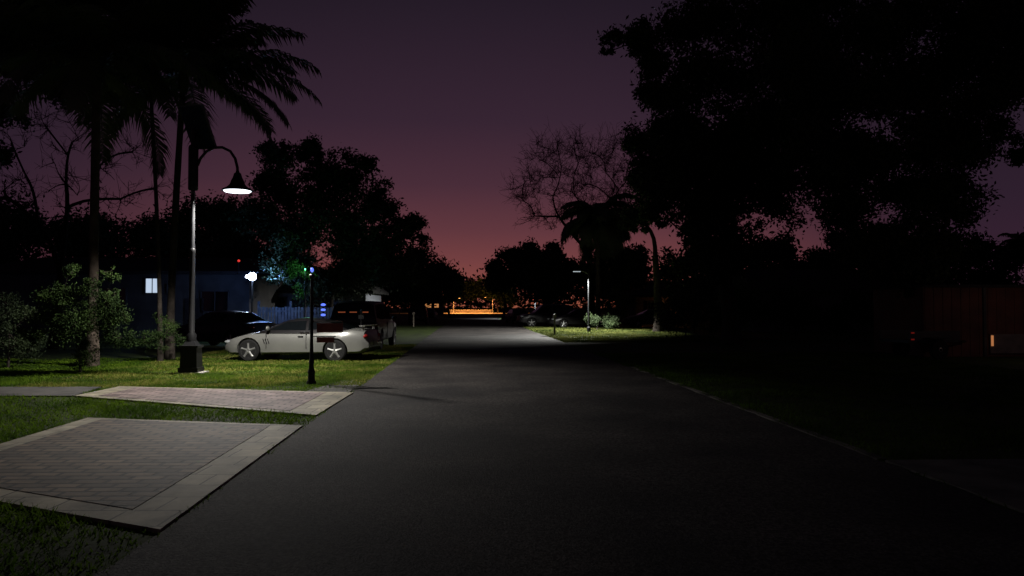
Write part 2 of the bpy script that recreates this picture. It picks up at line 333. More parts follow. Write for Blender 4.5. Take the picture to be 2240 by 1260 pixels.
tree('broadleaf_tree','dark tree with crooked visible limbs just beyond the bare tree','tree',1440,48,[(1400,310,40),(1410,390,45),(1440,440,50),(1440,360,60),(1400,480,40)],20000,.12,.3,fork=.5,group='mid distance trees on the right')
tree('broadleaf_tree','broad leafy dark tree left of the road behind the silver car','tree',720,40,
 [(615,345,45),(680,335,38),(600,400,50),(690,400,75),(760,385,60),(800,360,25),(640,470,85),(750,480,90),(825,440,55),(850,510,60),(895,490,35),(920,520,22),(780,570,85),(640,560,80),(860,590,60),(700,610,60),(570,480,50)],75000,.10,.3,fork=.4,cl_per=13,clr=.34)
for i,(b,Z,bl,lab) in enumerate([
 (925,85,[(905,570,40),(940,600,45),(900,620,50),(870,600,40)],'dark rounded tree left of the road end'),
 (985,115,[(955,595,25),(985,615,28),(950,630,35),(990,640,20)],'small dark tree nearest the glowing end of the road on the left'),
 (1100,95,[(1085,585,22),(1115,570,28),(1150,560,30),(1095,615,30),(1140,610,40)],'dark rounded tree right of the road end'),
 (1195,80,[(1180,580,35),(1215,560,32),(1200,620,45),(1240,600,40)],'dark bushy tree behind the distant lamp post'),
 (1370,66,[(1350,565,35),(1390,560,32),(1370,600,45),(1330,620,40),(1405,600,25),(1300,600,40)],'low spreading dark tree behind the distant right lamp'),
 (1520,58,[(1480,590,40),(1530,570,50),(1590,560,50),(1500,640,50),(1570,630,60)],'dark tree mass below the overhanging tree'),
 (1680,58,[(1650,560,40),(1700,545,38),(1680,610,60),(1740,590,50)],'dark tree under the small gap of sky'),
 (1810,62,[(1790,570,28),(1830,580,40),(1850,540,40),(1800,630,60)],'dark tree right of the small gap of sky'),
 (1960,52,[(1900,560,50),(1960,540,50),(2020,560,50),(1950,620,60)],'dark tree between the small gap of sky and red shed'),
 (2130,50,[(2080,560,60),(2150,555,40),(2210,560,40),(2260,550,50),(2180,620,60),(2060,630,60)],'dark tree behind the red boarded shed')]):
    tree('far_tree',lab,'tree',b,Z,bl,13000,.11+.0013*Z,.22,group='background trees',fork=.35,cl_per=9,clr=.5)
for i,(b,Z,bl,lab) in enumerate([
 (40,50,[(20,500,70),(80,515,60),(40,580,80),(-30,480,60)],'dark tree at the far left edge above the shrub'),
 (190,51,[(150,520,55),(220,500,50),(190,570,80),(270,550,70)],'dark tree above the house roof beside the pale palm trunk'),
 (370,52,[(330,510,50),(400,500,55),(380,560,80),(460,540,80),(430,470,40)],'dark tree behind the lamp pole'),
 (520,52,[(490,480,50),(540,500,70),(510,570,60),(580,570,50)],'dark tree between lamp post and broad leafy tree'),
 (830,70,[(800,600,50),(850,620,55),(890,640,40),(760,620,50)],'dark tree behind the parked van')]):
    tree('far_tree',lab,'tree',b,Z,bl,16000,.14,.22,group='background trees on the left',fork=.35,cl_per=9,clr=.5)
for b,Z,bl,lab in [
 (965,214,[(955,630,24),(975,615,22),(950,650,22),(985,640,18)],'orange tinted tree at the road end on the left'),
 (1090,214,[(1095,625,26),(1075,612,22),(1110,650,26),(1070,640,16)],'orange tinted tree at the road end on the right'),
 (1030,218,[(1005,630,20),(1030,625,22),(1055,630,20),(1030,643,16),(1000,648,12),(1062,646,12)],'tree closing the very end of the road'),
 ]:
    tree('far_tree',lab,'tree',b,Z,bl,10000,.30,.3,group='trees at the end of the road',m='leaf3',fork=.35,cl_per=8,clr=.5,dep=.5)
wd=thing('distant_wood','dark distant belt of trees along the horizon','woodland',(0,300,0)); wd['kind']='stuff'
cl=[];ra=[]
for x in np.arange(-260,300,7.0):
    for z in (2,6,9.5+random.uniform(-2,2.5)): cl.append((x+random.uniform(-2,2),random.uniform(-8,8),z)); ra.append(5)
leafmesh(cl,ra,30000,1.1,M['leaf'],wd,'foliage')
t=thing('glow_catch_wall','low wall added across the far end of the road to catch the orange light','wall',(X(1030,209),209,0))  # wall added to catch the orange lamplight as a band
wl=MB().box((0,0,.4),(11.5,.25,.8)).build('wall_face',M['walldark'],t)
MB().box((0,0,.83),(11.7,.4,.06)).build('coping',M['concrete'],t)
# palms
palm('tall coconut palm with pale grey trunk left of the lamp post',203,21,212,150,20,3.5,.13,seed=3,hang=.85,low=1.6,ll=.9,lw=.036)
palm('coconut palm right behind the lamp post with drooping fronds over the street',372,23.5,402,170,20,3.7,.11,seed=8,trunkm='bark',hang=.66,low=1.1,ll=1.0,lw=.038,extra=((.05,.35,4.3),(-.15,.05,3.9),(.3,.95,4.1),(2.9,-.1,3.2),(.1,-.15,3.5),(.1,.6,4.2)))
palm('slender leaning palm between tall palm and lamp post',352,22.5,318,20,14,3.0,.06,seed=14,trunkm='bark',hang=.7,low=1.0)
palm('fan shaped palm in front of the bare tree on the right',1308,60,1308,480,26,3.9,.2,seed=21,hang=1.0,ll=1.3,lw=.10)
palm('tiny distant palm top at the right edge of the sky',2222,75,2225,525,12,2.2,.15,seed=31,ll=.7,lw=.08)
tree('broadleaf_tree','dark leafy tree over the palms in the upper left corner','tree',-120,27,[(-60,60,90),(40,40,100),(150,10,90),(60,130,80),(-20,230,70),(270,-10,90),(380,0,80),(350,90,70),(270,120,80),(180,110,80),(130,190,45),(450,40,50),(330,180,45),(500,0,30),(0,340,35),(240,200,35)],90000,.085,.3,fork=.6,cl_per=13)
# shrubs
def shrub(label,px,Z,blobs,n,leaf,m='leaf2',group='garden shrubs on the left lawn',**k):
    return tree('shrub',label,'shrub',px,Z,blobs,n,leaf,.04,group=group,m=m,fork=.15,cl_per=12,clr=.4,dep=.6,**k)
shrub('large loose leafy shrub on the left lawn in front of the palm',178,18.8,[(175,710,50),(120,720,42),(235,715,45),(185,775,35),(150,655,34),(225,655,30),(265,740,28),(90,690,28),(190,625,28),(130,640,24),(275,690,28),(240,600,18),(160,590,18),(100,650,22),(60,730,25)],26000,.026)
shrub('low dark shrub at the left edge of the lawn',20,20.5,[(20,720,45),(60,750,35),(-20,740,45),(60,690,25),(10,660,25)],8000,.03,'leaf')
shrub('small leafy plant between shrub and lamp base',345,22.5,[(345,740,26),(370,720,24),(320,752,22),(395,742,18),(350,700,14)],5000,.024)
shrub('dull green bush far away near the right lamp',1350,60,[(1345,650,24),(1370,662,26),(1325,670,22),(1350,682,24)],6000,.06,'leaf',group='lit bushes in the distance')
shrub('small bush beside the mailbox on right verge',1305,52,[(1300,700,16),(1330,706,18)],2500,.06,'leaf',group='lit bushes in the distance')
shrub('small tree tinted green by an added lamp',655,36.5,[(650,588,18),(672,600,15),(632,600,14),(655,640,18),(640,575,12)],3500,.06,'leaf3',group='lit bushes in the distance')
for i,(px,Z) in enumerate([(1500,38),(1620,38),(1740,37),(1860,36),(1960,33)]):
    k=FPX/Z; yb=672+1.6*k
    shrub(['leftmost','second','middle','fourth','rightmost'][i]+' of five dark hedge bushes on the right side of the street',px,Z,[(px-30,yb-50,45),(px+30,yb-55,45),(px,yb-85,40)],7000,.07,'leaf',group='hedge bushes on the right')
# ------------------------------------------------------------------ main street lamp
b0=G(418,818)
t=thing('solar_street_lamp','tall black solar street lamp with curved arm and lit bell shade on the left lawn','street lamp',b0)
MB().box((0.03,0,.02),(.62,.5,.06)).build('footing',M['concrete'],t)
MB().box((0,0,.10),(.46,.46,.12)).box((0,0,.39),(.40,.40,.5),taper=.92).box((0,0,.66),(.44,.44,.05)).box((0,0,.74),(.32,.32,.12),taper=.6).build('pedestal',M['black'],t)
pole=MB().lathe([(.06,2.95),(.055,3.0),(.045,4.45)],14).build('pole',M['steel'],t,smooth=40)
MB().lathe([(.11,.7),(.11,.95),(.07,1.0),(.062,2.9),(.075,2.93),(.075,3.0),(.058,3.02)],14).build('pole_sleeve',M['black'],t,smooth=40)
MB().box((.06,-.05,4.26),(.025,.035,.20)).box((-.01,-.06,4.12),(.10,.03,.04)).box((-.01,-.06,4.36),(.10,.03,.04)).build('clamp',M['palesteel'],t)
MB().lathe([(.10,4.42),(.115,4.45),(.115,5.45),(.10,5.5),(.06,5.52),(.06,5.9)],14).build('battery_housing',M['black'],t,smooth=40)
Mx=Matrix.Rotation(R(-22),3,'Z')@Matrix.Rotation(R(-62),3,'X')@Matrix.Rotation(R(10),3,'Y')
pf=MB().box((.1,.0,5.95),(.82,1.08,.05),Mx=Mx).build('solar_panel',M['palesteel'],t)
MB().box(Vector((.1,0,5.95))+Mx@Vector((0,0,-.03)),(.77,1.03,.012),Mx=Mx).build('cells',M['panel'],pf)
arc=[Vector((.1,0,5.02)),Vector((.17,0,5.2)),Vector((.3,0,5.36)),Vector((.48,0,5.46)),Vector((.68,0,5.47)),Vector((.87,0,5.38)),Vector((.99,0,5.2)),Vector((1.045,0,4.98)),Vector((1.05,0,4.80))]
MB().tube(arc,.034,10).build('arm',M['black'],t,smooth=60)
ls=MB().lathe([(.03,4.92),(.05,4.86),(.08,4.84),(.11,4.74),(.15,4.66),(.18,4.57),(.25,4.50),(.35,4.45),(.37,4.41),(.34,4.41),(.22,4.47),(.05,4.55)],28,(1.05,0,0)).build('lamp_shade',M['black'],t,smooth=50)
MB().lathe([(.32,4.412),(.30,4.392),(.2,4.38),(.02,4.375)],28,(1.05,0,0)).build('lens',E['lens'],ls,smooth=60)
light('SPOT',(1.05,0,4.34),2300,(1.0,.955,.89),t,.16,152,.42,wing=.8,rot=(R(-7),R(4.5),0))
def slamp(label,px,Z,topy,headpx,power,lens,col,group,spot=150,wing=0,kind='SPOT',pm='palesteel'):
    b=Vector((X(px,Z),Z,0)); H=W(px,topy,Z).z; dx=X(headpx,Z)-b.x
    t=thing('street_lamp',label,'street lamp',b,0,group)
    MB().lathe([(.12,0),(.12,.3),(.07,.35),(.045,H)],10).build('pole',M[pm],t,smooth=40)
    MB().tube([(0,0,H-.25),(dx*.5,0,H-.02),(dx,0,H)],.03,6).build('arm',M['palesteel'],t)
    h=MB().box((dx,0,H),(.55,.26,.09),taper=.7).build('lamp_head',M['palesteel'],t)
    MB().box((dx,0,H-.065),(.46,.22,.04)).build('lens',lens,h)
    light(kind,(dx,0,H-.12),power,col,t,.12,spot,.4,wing=wing,rot=(0,R(14) if Z<60 else 0,0))
    return t
slamp('pale street lamp post with short arm in the middle distance on the right verge',1288,48,592,1262,6000,E['far'],(.97,.96,.90),'distant street lamps',152,wing=1.6,pm='steel')
slamp('smaller farther street lamp at the right of the road behind the parked cars',1171,105,638,1153,8000,E['far'],(.9,.95,1),'distant street lamps')
slamp('orange street lamp at the road end on the left of the glow',992,201,652,1005,34000,E['sodium'],(1,.34,.07),'orange street lamps',170)
slamp('orange street lamp at the road end on the right of the glow',1078,201,650,1062,34000,E['sodium'],(1,.34,.07),'orange street lamps',170)
# ------------------------------------------------------------------ sign posts
b=G(681,840); t=thing('sign_post','slim black ornamental post with two red brown plates and tiny blue light on top','sign post',b)
MB().lathe([(.10,0),(.10,.05),(.075,.08),(.07,.22),(.085,.25),(.055,.32),(.05,.42),(.065,.45),(.04,.5),(.033,1.0),(.03,2.2),(.05,2.22),(.05,2.27),(.02,2.3)],14).build('post',M['black'],t,smooth=40)
MB().lathe([(.01,2.33),(.028,2.35),(.035,2.38),(.028,2.41),(.008,2.43)],12).build('finial_lamp',E['blue'],t,smooth=60)
MB().tube([(0,0,1.30),(.62,0,1.30)],.012,6).tube([(0,0,.99),(.5,0,.99)],.012,6).build('bracket',M['black'],t)
MB().box((.38,-.02,1.17),(.54,.015,.19)).build('upper_plate',M['redsign'],t)
MB().box((.29,-.02,.92),(.36,.015,.11)).build('lower_plate',M['redsign'],t)
MB().box((-.12,-.01,1.06),(.16,.012,.04)).add([(-.2,-.018,1.03),(-.2,-.018,1.09),(-.26,-.018,1.06)],[(0,1,2)]).build('arrow_plate',M['white'],t)
b=G(790,785); t=thing('post','thin dark post behind the red brown plates beside parked van','post',b)
MB().lathe([(.05,0),(.045,.1),(.035,.15),(.035,1.45),(.05,1.47),(.01,1.53)],10).build('pole',M['black'],t,smooth=40)
MB().box((0,-.04,1.3),(.16,.02,.12)).build('plate',M['black'],t)
def mailbox(label,px,Z,s=1):
    t=thing('mailbox',label,'mailbox',(X(px,Z),Z,0),R(90),'mailboxes on the verge')
    MB().box((0,0,.5),(.1,.1,1.0)).build('post',M['wood'],t)
    pr=[(-.09,0),(.09,0),(.09,.12),(.065,.18),(0,.21),(-.065,.18),(-.09,.12)]
    MB().loft([[Vector((x,y,1.0+z)) for y,z in pr] for x in (-.25,.25)]).build('box',M['wood'],t)
    MB().box((.1,.1,1.14),(.03,.01,.12)).build('flag',M['redsign'],t)
mailbox('pale wooden mailbox standing on the lit right verge',1213,43)
mailbox('small mailbox on the left verge far down the road',905,62)
t=thing('light_post','slim post with three stacked blue lights behind the silver car','light',(X(707,30),30,0))
MB().lathe([(.06,0),(.04,.1),(.035,1.95)],10).build('post',M['black'],t,smooth=40)
for z in (1.3,1.5,1.7): MB().lathe([(.03,z-.05),(.09,z-.03),(.09,z+.02),(.03,z+.05)],12).build('light_ring',E['blue'],t,smooth=60)
# ------------------------------------------------------------------ cars
def interp(x,pr): return float(np.interp(x,[p[0] for p in pr],[p[1] for p in pr]))
KIND={
'coupe':dict(L=4.5,top=[(-2.25,.60),(-2.18,.90),(-1.8,.95),(-1.2,.92),(0,.87),(.9,.87),(1.4,.82),(1.9,.69),(2.16,.58),(2.25,.44)],
  wid=[(-2.25,.64),(-2.12,.77),(-1.6,.87),(-.6,.85),(.3,.85),(1.35,.87),(1.9,.79),(2.15,.66),(2.25,.5)],bot=[(-2.25,.42),(-2.0,.24),(2.0,.19),(2.25,.28)],
  cab=[(-1.75,.89),(-1.2,1.10),(-.65,1.24),(-.2,1.27),(.2,1.235),(.65,1.06),(1.15,.83)],belt=.87,wb=.79,wt=.56,H=1.27,wr=.325,ax=(-1.3,1.34),roof=(-.8,.25),
  win=[[(.74,.93),(.24,1.17),(-.35,1.205),(-.38,.93)],[(-.46,.93),(-.43,1.20),(-.78,1.14),(-1.2,.99)]]),
'sedan':dict(L=4.6,top=[(-2.3,.62),(-2.22,.98),(-1.6,1.02),(0,.95),(1.0,.95),(1.6,.88),(2.1,.74),(2.3,.5)],
  wid=[(-2.3,.66),(-2.1,.80),(-1.6,.87),(1.5,.87),(2.05,.76),(2.3,.55)],bot=[(-2.3,.4),(-2.05,.24),(2.05,.22),(2.3,.32)],
  cab=[(-1.85,.98),(-1.1,1.38),(-.4,1.45),(.2,1.42),(1.2,.92)],belt=.95,wb=.80,wt=.58,H=1.45,wr=.33,ax=(-1.35,1.35),roof=(-1.0,.25),
  win=[[(.85,1.0),(.25,1.36),(-.3,1.38),(-.32,1.0)],[(-.4,1.0),(-.38,1.38),(-1.0,1.32),(-1.35,1.05)]]),
'suv':dict(L=4.7,top=[(-2.35,.8),(-2.28,1.08),(-1.6,1.12),(0,1.08),(1.1,1.08),(1.9,1.02),(2.25,.9),(2.35,.6)],
  wid=[(-2.35,.80),(-2.2,.90),(1.7,.92),(2.2,.84),(2.35,.7)],bot=[(-2.35,.5),(-2.2,.33),(2.1,.33),(2.35,.42)],
  cab=[(-2.28,1.05),(-2.1,1.72),(-1.5,1.82),(0,1.83),(.4,1.78),(1.25,1.05)],belt=1.08,wb=.86,wt=.68,H=1.83,wr=.38,ax=(-1.4,1.42),roof=(-2.0,.38),
  win=[[(.95,1.15),(.4,1.7),(-.25,1.72),(-.27,1.15)],[(-.35,1.15),(-.33,1.72),(-1.1,1.72),(-1.12,1.15)],[(-1.2,1.15),(-1.18,1.71),(-1.85,1.68),(-2.0,1.2)]])}
def make_car(kind,paint,loc,heading,label,group='parked cars',cat='car',name='parked_car',cabm=None):
    K=KIND[kind]; L=K['L']; t=thing(name,label,cat,loc,heading,group); xs=np.linspace(-L/2,L/2,41); rings=[]
    for x in xs:
        zt,w,zb=interp(x,K['top']),interp(x,K['wid']),interp(x,K['bot']); zm=zb+(zt-zb)*.55
        h=[(0,zb),(.82*w,zb),(.97*w,zb+.07),(1.0*w,zm-.1),(1.01*w,zm+.04),(.975*w,zt-.09),(.91*w,zt-.025),(.6*w,zt+.012),(0,zt+.03)]
        rings.append([Vector((x,y,z)) for y,z in h]+[Vector((x,-y,z)) for y,z in h[-2:0:-1]])
    body=MB().loft(rings).build('body',M[paint],t)
    cut=MB(); wr=K['wr']; Rx=Matrix.Rotation(R(90),3,'X')
    for ax in K['ax']:
        for s in (-1,1): cut.lathe([(wr+.055,-.2),(wr+.055,.2)],28,(ax,s*.86,wr+.0),Rx)
    co=cut.build('cutter',M['rubber']); md=body.modifiers.new('b','BOOLEAN'); md.operation='DIFFERENCE'; md.object=co; md.solver='EXACT'
    co.parent=t; bpy.context.view_layer.update(); dg=bpy.context.evaluated_depsgraph_get(); me=bpy.data.meshes.new_from_object(body.evaluated_get(dg)); body.modifiers.clear(); body.data=me
    bpy.data.objects.remove(co); me.polygons.foreach_set('use_smooth',[True]*len(me.polygons)); me.set_sharp_from_angle(angle=R(32))
    cab=K['cab']; zb=K['belt']-.04; sy=lambda z: K['wb']-(z-K['belt'])/(K['H']-K['belt'])*(K['wb']-K['wt'])
    rings=[]
    for x in np.linspace(cab[0][0],cab[-1][0],31):
        z=max(interp(x,cab),zb+.02); e=min(.07,(z-zb)*.6)
        h=[(sy(zb),zb),(sy(z-e),z-e),(sy(z)-.09,z-.005),(0,z+.02)]
        rings.append([Vector((x,y,q)) for y,q in h]+[Vector((x,-y,q)) for y,q in h[-2::-1]])
    MB().loft(rings).build('cabin',M[cabm or paint],t,smooth=40)
    def strip(x0,x1,name):
        mb=MB(); q=[]
        a=np.linspace(x0,x1,8)
        for x in a:
            z=interp(x,cab)+.012; w=sy(z)-.15
            q.append([Vector((x,-w,z)),Vector((x,-w*.5,z+.014)),Vector((x,0,z+.02)),Vector((x,w*.5,z+.014)),Vector((x,w,z))])
        for i in range(7):
            for j in range(4): mb.add([q[i][j],q[i][j+1],q[i+1][j+1],q[i+1][j]],[(0,1,2,3)])
        mb.build(name,M['glass'],t,smooth=60)
    strip(K['roof'][1]+.06,cab[-1][0]-.14,'windshield'); strip(cab[0][0]+.12,K['roof'][0]-.04,'rear_window')
    for s in (-1,1):
        for w in K['win']:
            n=len(w); MB().add([(x,s*(sy(z)+.008),z) for x,z in w]+[(x,s*(sy(z)-.01),z) for x,z in w],[tuple(range(n)),tuple(range(2*n-1,n-1,-1))]+[(i,(i+1)%n,n+(i+1)%n,n+i) for i in range(n)]).build('side_window',M['glass'],t)
        for ax in K['ax']:
            y=s*(interp(ax,K['wid'])-.11)
            wt=MB().lathe([(wr*.68,-.1),(wr*.9,-.105),(wr,-.075),(wr,.075),(wr*.9,.105),(wr*.68,.1)],28,(ax,y,wr),Rx).build('wheel',M['rubber'],t,smooth=40)
            rm=MB().lathe([(wr*.66,-.05),(wr*.70,-.104),(wr*.70,.104),(wr*.66,.05)],28,(ax,y,wr),Rx)
            for k in range(5):
                a=k*2*math.pi/5+.3; d=Vector((math.cos(a),0,math.sin(a))); c=Vector((ax,y+s*.085,wr))
                rm.tube([c+d*.03,c+d*wr*.4,c+d*wr*.68],[.05,.034,.038],6)
            rm.lathe([(.001,-.02),(.06,-.02),(.05,.02),(.001,.03)],12,(ax,y+s*.085,wr),Rx)
            rm.build('rim',M['rim'],wt,smooth=40)
        zt=interp(L/2-.22,K['top']); w=interp(L/2-.2,K['wid'])
        lz=zt-.07
        ell=lambda c,d: [(max(.01,math.sin(a)),-math.cos(a)) for a in np.linspace(0,math.pi,7)]
        MB().lathe(ell(0,0),12,(L/2-.22,s*(w-.13),lz),Matrix.Diagonal((.2,.13,.065))).build('headlight',M['headlens'],t,smooth=60)
        zt=interp(-L/2+.12,K['top'])
        MB().lathe(ell(0,0),12,(-L/2+.11,s*(interp(-L/2+.1,K['wid'])-.12),zt-.16),Matrix.Diagonal((.09,.15,.075))).build('tail_light',M['redlens'],t,smooth=60)
        z=K['belt']+.06; x=K['win'][0][0][0]-.02
        MB().tube([(x,s*(sy(z)-.02),z),(x,s*(sy(z)+.1),z+.02)],.018,6).lathe(ell(0,0),10,(x,s*(sy(z)+.15),z+.05),Matrix.Diagonal((.05,.1,.07))).build('mirror',M[paint],t,smooth=60)
        wy=interp(0,K['wid']); d=MB()
        for xx in (K['win'][0][0][0]+.05,K['win'][0][3][0]-.05): d.box((xx,s*(interp(xx,K['wid'])*1.0),(.3+K['belt'])/2+.02),(.012,.03,K['belt']-.42))
        d.build('door_seam',M['rubber'],t)
        MB().box((K['win'][0][3][0]+.12,s*(wy*.985+.012),K['belt']-.13),(.16,.03,.03)).build('door_handle',M['black'],t)
    MB().box((-L/2-.005,0,interp(-L/2+.05,K['top'])-.28),(.02,.32,.13)).build('license_plate',M['plate'],t)
    MB().box((L/2-.02,0,interp(L/2,K['top'])-.07),(.06,.7,.07)).build('grille',M['black'],t)
    if kind=='coupe':
        MB().box((-2.04,0,1.05),(.16,1.3,.025)).box((-2.04,.5,.99),(.08,.03,.12)).box((-2.04,-.5,.99),(.08,.03,.12)).build('spoiler',M[paint],t)
        for s in (-1,1):
            v=MB(); [v.box((.86-.07*q,s*.868,.60),(.022,.02,.15),Mx=Matrix.Rotation(R(20),3,'Y')) for q in range(3)]; v.build('side_vent',M['rubber'],t)
    return t
make_car('coupe','silver',(X(664,23.3),23.3,0),R(180-10),'silver two door coupe with dark roof parked side on on the lit grass',cabm='darkpaint')
sv=make_car('suv','darkpaint',(X(800,30),30,0),R(86),'black tall van seen from behind at the road edge right of the silver coupe',cat='van',name='parked_van')
for y in (-.42,0,.42): MB().box((-2.2,y,1.42),(.05,.26,.035)).build('orange_glow_strip',E['glow_strips'],sv)  # orange glow stripes on the rear drawn as emissive strips
make_car('sedan','bluepaint',(X(488,31),31,0),R(150),'dark blue car in shadow behind the silver coupe near the lamp post')
make_car('suv','darkpaint',(X(1195,61),61,0),R(188),'dark sport utility car parked beside the mailbox on right')
make_car('sedan','darkpaint',(X(1262,59),59,0),R(190),'dark sedan at the right of the row under the distant lamp')
make_car('sedan','greypaint',(X(1130,76),76,0),R(100),'small grey car farthest in the row right of the road')
make_car('sedan','greypaint',(X(1425,60),60,0),R(185),'dull sedan half hidden in the dark right of the dull green bush')
make_car('sedan','greypaint',(X(940,95),95,0),R(88),'small car by the glowing road end on the left verge')
make_car('suv','darkpaint',(X(915,72),72,0),R(92),'dark car on the left verge farther than the van')
t=thing('utility_trailer','low dark trailer with small red lights in front of the red boarded shed','trailer',(X(2010,23),23,0),R(12))
MB().box((0,0,.55),(1.9,1.2,.08)).box((0,-.6,.72),(1.9,.04,.3)).box((0,.6,.72),(1.9,.04,.3)).build('bed',M['greypaint'],t)
MB().tube([(.95,-.3,.52),(1.8,0,.5)],.035,6).tube([(.95,.3,.52),(1.8,0,.5)],.035,6).build('tow_bar',M['black'],t)
Rx=Matrix.Rotation(R(90),3,'X')
for s in (-1,1):
    w=MB().lathe([(.18,-.08),(.3,-.07),(.3,.07),(.18,.08)],20,(0,s*.75,.3),Rx).build('wheel',M['rubber'],t,smooth=40)
    MB().lathe([(.17,-.05),(.05,-.085),(.05,.085),(.17,.05)],16,(0,s*.75,.3),Rx).build('rim',M['rim'],w)
    MB().box((0,s*.75,.66),(.8,.22,.03)).build('fender',M['black'],t)
for z in (.62,.82): MB().box((-.85,-.64,z),(.10,.03,.04)).build('tail_light',E['red'],t)
# ------------------------------------------------------------------ buildings
def house(name,label,x0,x1,y,dep,wh,rh,wm,wins=(),door=None,group='houses',over=.5,hip=0):
    cx=(x0+x1)/2; w=x1-x0; t=thing(name,label,'house',(cx,y,0),0,group)
    MB().box((0,dep/2,wh/2-.02),(w,dep,wh)).build('wall',M[wm],t)
    a=w/2+over; rg=MB(); h2=w/2+over-hip
    rg.add([(-a,-over,wh),(a,-over,wh),(a,dep+over,wh),(-a,dep+over,wh),(-h2,dep/2,wh+rh),(h2,dep/2,wh+rh),(-a,-over,wh-.15),(a,-over,wh-.15),(a,dep+over,wh-.15),(-a,dep+over,wh-.15)],
      [(0,1,5,4),(2,3,4,5),(1,2,5),(3,0,4),(6,7,1,0),(7,8,2,1),(8,9,3,2),(9,6,0,3),(9,8,7,6)]); rg.build('roof',M['roof'],t)
    for (wx,wz,ww,hh,mm) in wins:
        f=MB(); xx=wx-cx
        for dx,dz,sx,sz in ((0,hh/2,ww+.12,.07),(0,-hh/2,ww+.12,.07),(-ww/2,0,.07,hh+.0),(ww/2,0,.07,hh+.0),(0,0,.03,hh)): f.box((xx+dx,-.03,wz+dz),(sx,.06,sz))
        fo=f.build('window',M['walldark'],t); MB().box((xx,-.006,wz),(ww-.06,.02,hh-.06)).build('pane',mm,fo)
    if door is not None:
        d=MB().box((door-cx,-.03,1.03),(.95,.06,2.06)).build('door',M['greypaint'],t); MB().lathe([(.01,-.03),(.03,0),(.01,.03)],8,(door-cx+.38,-.08,1.0)).build('handle',M['steel'],d)
    return t
ZH=40
hl=house('house','low dark house with one lit bluish window behind the left lawn',X(-60,ZH),X(545,ZH),ZH,9,3.45,1.0,'walldark',
 [(X(333,ZH),W(333,625,ZH).z,.72,.8,E['win']),(X(372,ZH),W(378,632,ZH).z,.3,.5,E['windim']),(X(250,ZH),2.1,1.2,1.0,M['glass']),(X(120,ZH),2.1,1.2,1.0,M['glass']),(X(470,ZH),1.9,1.4,1.1,M['glass'])],door=X(425,ZH),hip=1.5)
MB().tube([(W(530,572,ZH).x-hl.location.x,-.6,3.3),(W(530,572,ZH).x-hl.location.x,-.6,3.95)],.02,6).build('mast',M['black'],hl)
MB().lathe([(.01,-.07),(.07,-.03),(.07,.03),(.01,.07)],10,(W(530,572,ZH).x-hl.location.x,-.6,W(530,572,ZH).z)).build('red_lamp',emi('red_beacon',(1,.05,.03),.7),hl)
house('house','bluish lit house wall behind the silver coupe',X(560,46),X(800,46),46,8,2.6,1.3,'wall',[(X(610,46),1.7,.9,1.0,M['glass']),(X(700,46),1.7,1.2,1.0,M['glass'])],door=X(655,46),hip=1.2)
house('house','tiny far house with warm lit windows left of the road end',X(905,150),X(968,150),150,7,2.7,1.4,'walldark',[(X(935,150),1.9,1.6,.8,E['warm']),(X(955,150),1.9,.9,.8,E['warm'])],door=X(920,150),hip=1.2)
fp=W(552,605,36); t=thing('flood_light','very bright white flood light on a pole behind the silver coupe','flood light',(fp.x,36,0))
MB().lathe([(.05,0),(.04,fp.z-.05)],10).build('pole',M['black'],t,smooth=40)
R90=Matrix.Rotation(R(90),3,'X')
hd=MB().lathe([(.08,-.14),(.19,-.03),(.20,0)],20,(0,0,fp.z),R90).lathe([(.03,-.1),(.07,-.03),(.08,0)],16,(-.25,0,fp.z+.0),R90).tube([(-.25,.08,fp.z),(0,.08,fp.z)],.025,6).build('lamp_head',M['black'],t)
MB().lathe([(.19,.005),(.12,.06),(.02,.08)],20,(0,0,fp.z),R90).lathe([(.07,.005),(.05,.03),(.02,.04)],16,(-.25,0,fp.z+.0),R90).build('lens',E['flood'],hd,smooth=60)  # smaller left lens added to imitate the uneven glare
light('SPOT',(0,-.25,fp.z),200,(.5,.64,1),t,.1,150,.5,rot=(R(50),0,R(0)))
light('POINT',(0.7,.9,fp.z+.1),230,(.2,.38,1),t,.1)
gp=W(672,590,36); t2=thing('green_fill_lamp','added green lamp tinting the little tree right of the flood light','lamp',(gp.x,35.6,0))  # lamp and pole added to give the leaves their green glow
MB().lathe([(.04,0),(.03,gp.z-.1)],8).build('pole',M['black'],t2,smooth=40)
MB().lathe([(.01,-.05),(.04,-.02),(.04,.02),(.01,.05)],10,(0,0,gp.z)).build('fill_bulb',E['green'],t2,smooth=60)
light('POINT',(0,-.15,gp.z),30,(.3,1,.55),t2,.05)
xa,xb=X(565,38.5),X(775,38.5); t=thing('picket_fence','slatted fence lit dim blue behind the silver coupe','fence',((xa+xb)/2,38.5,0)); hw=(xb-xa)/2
f=MB(); 
for i in range(int((xb-xa)/.16)): f.box((-hw+.09+i*.16,0,.82),(.12,.02,1.56+.05*math.sin(i*1.7)))
f.build('slats',M['fence'],t); MB().box((0,.03,.5),(2*hw,.04,.08)).box((0,.03,1.4),(2*hw,.04,.08)).build('rail',M['fence'],t)
for i in range(4): MB().box((-hw+i*2*hw/3,.08,.95),(.1,.1,1.9)).build('post',M['fence'],t)
h3=house('house','dark house with a small orange porch light right of the distant lamps',X(1390,70),X(1640,70),70,9,2.7,1.5,'walldark',[(X(1430,70),1.6,1.2,1.0,M['glass']),(X(1560,70),1.6,1.4,1.0,M['glass'])],door=X(1495,70),hip=1.5)
px=X(1475,70)-h3.location.x; pl=MB().box((px,-.1,1.35),(.22,.12,1.0)).build('porch_light',E['orange'],h3); light('POINT',(px,-.5,1.5),60,(1,.35,.1),h3,.1)
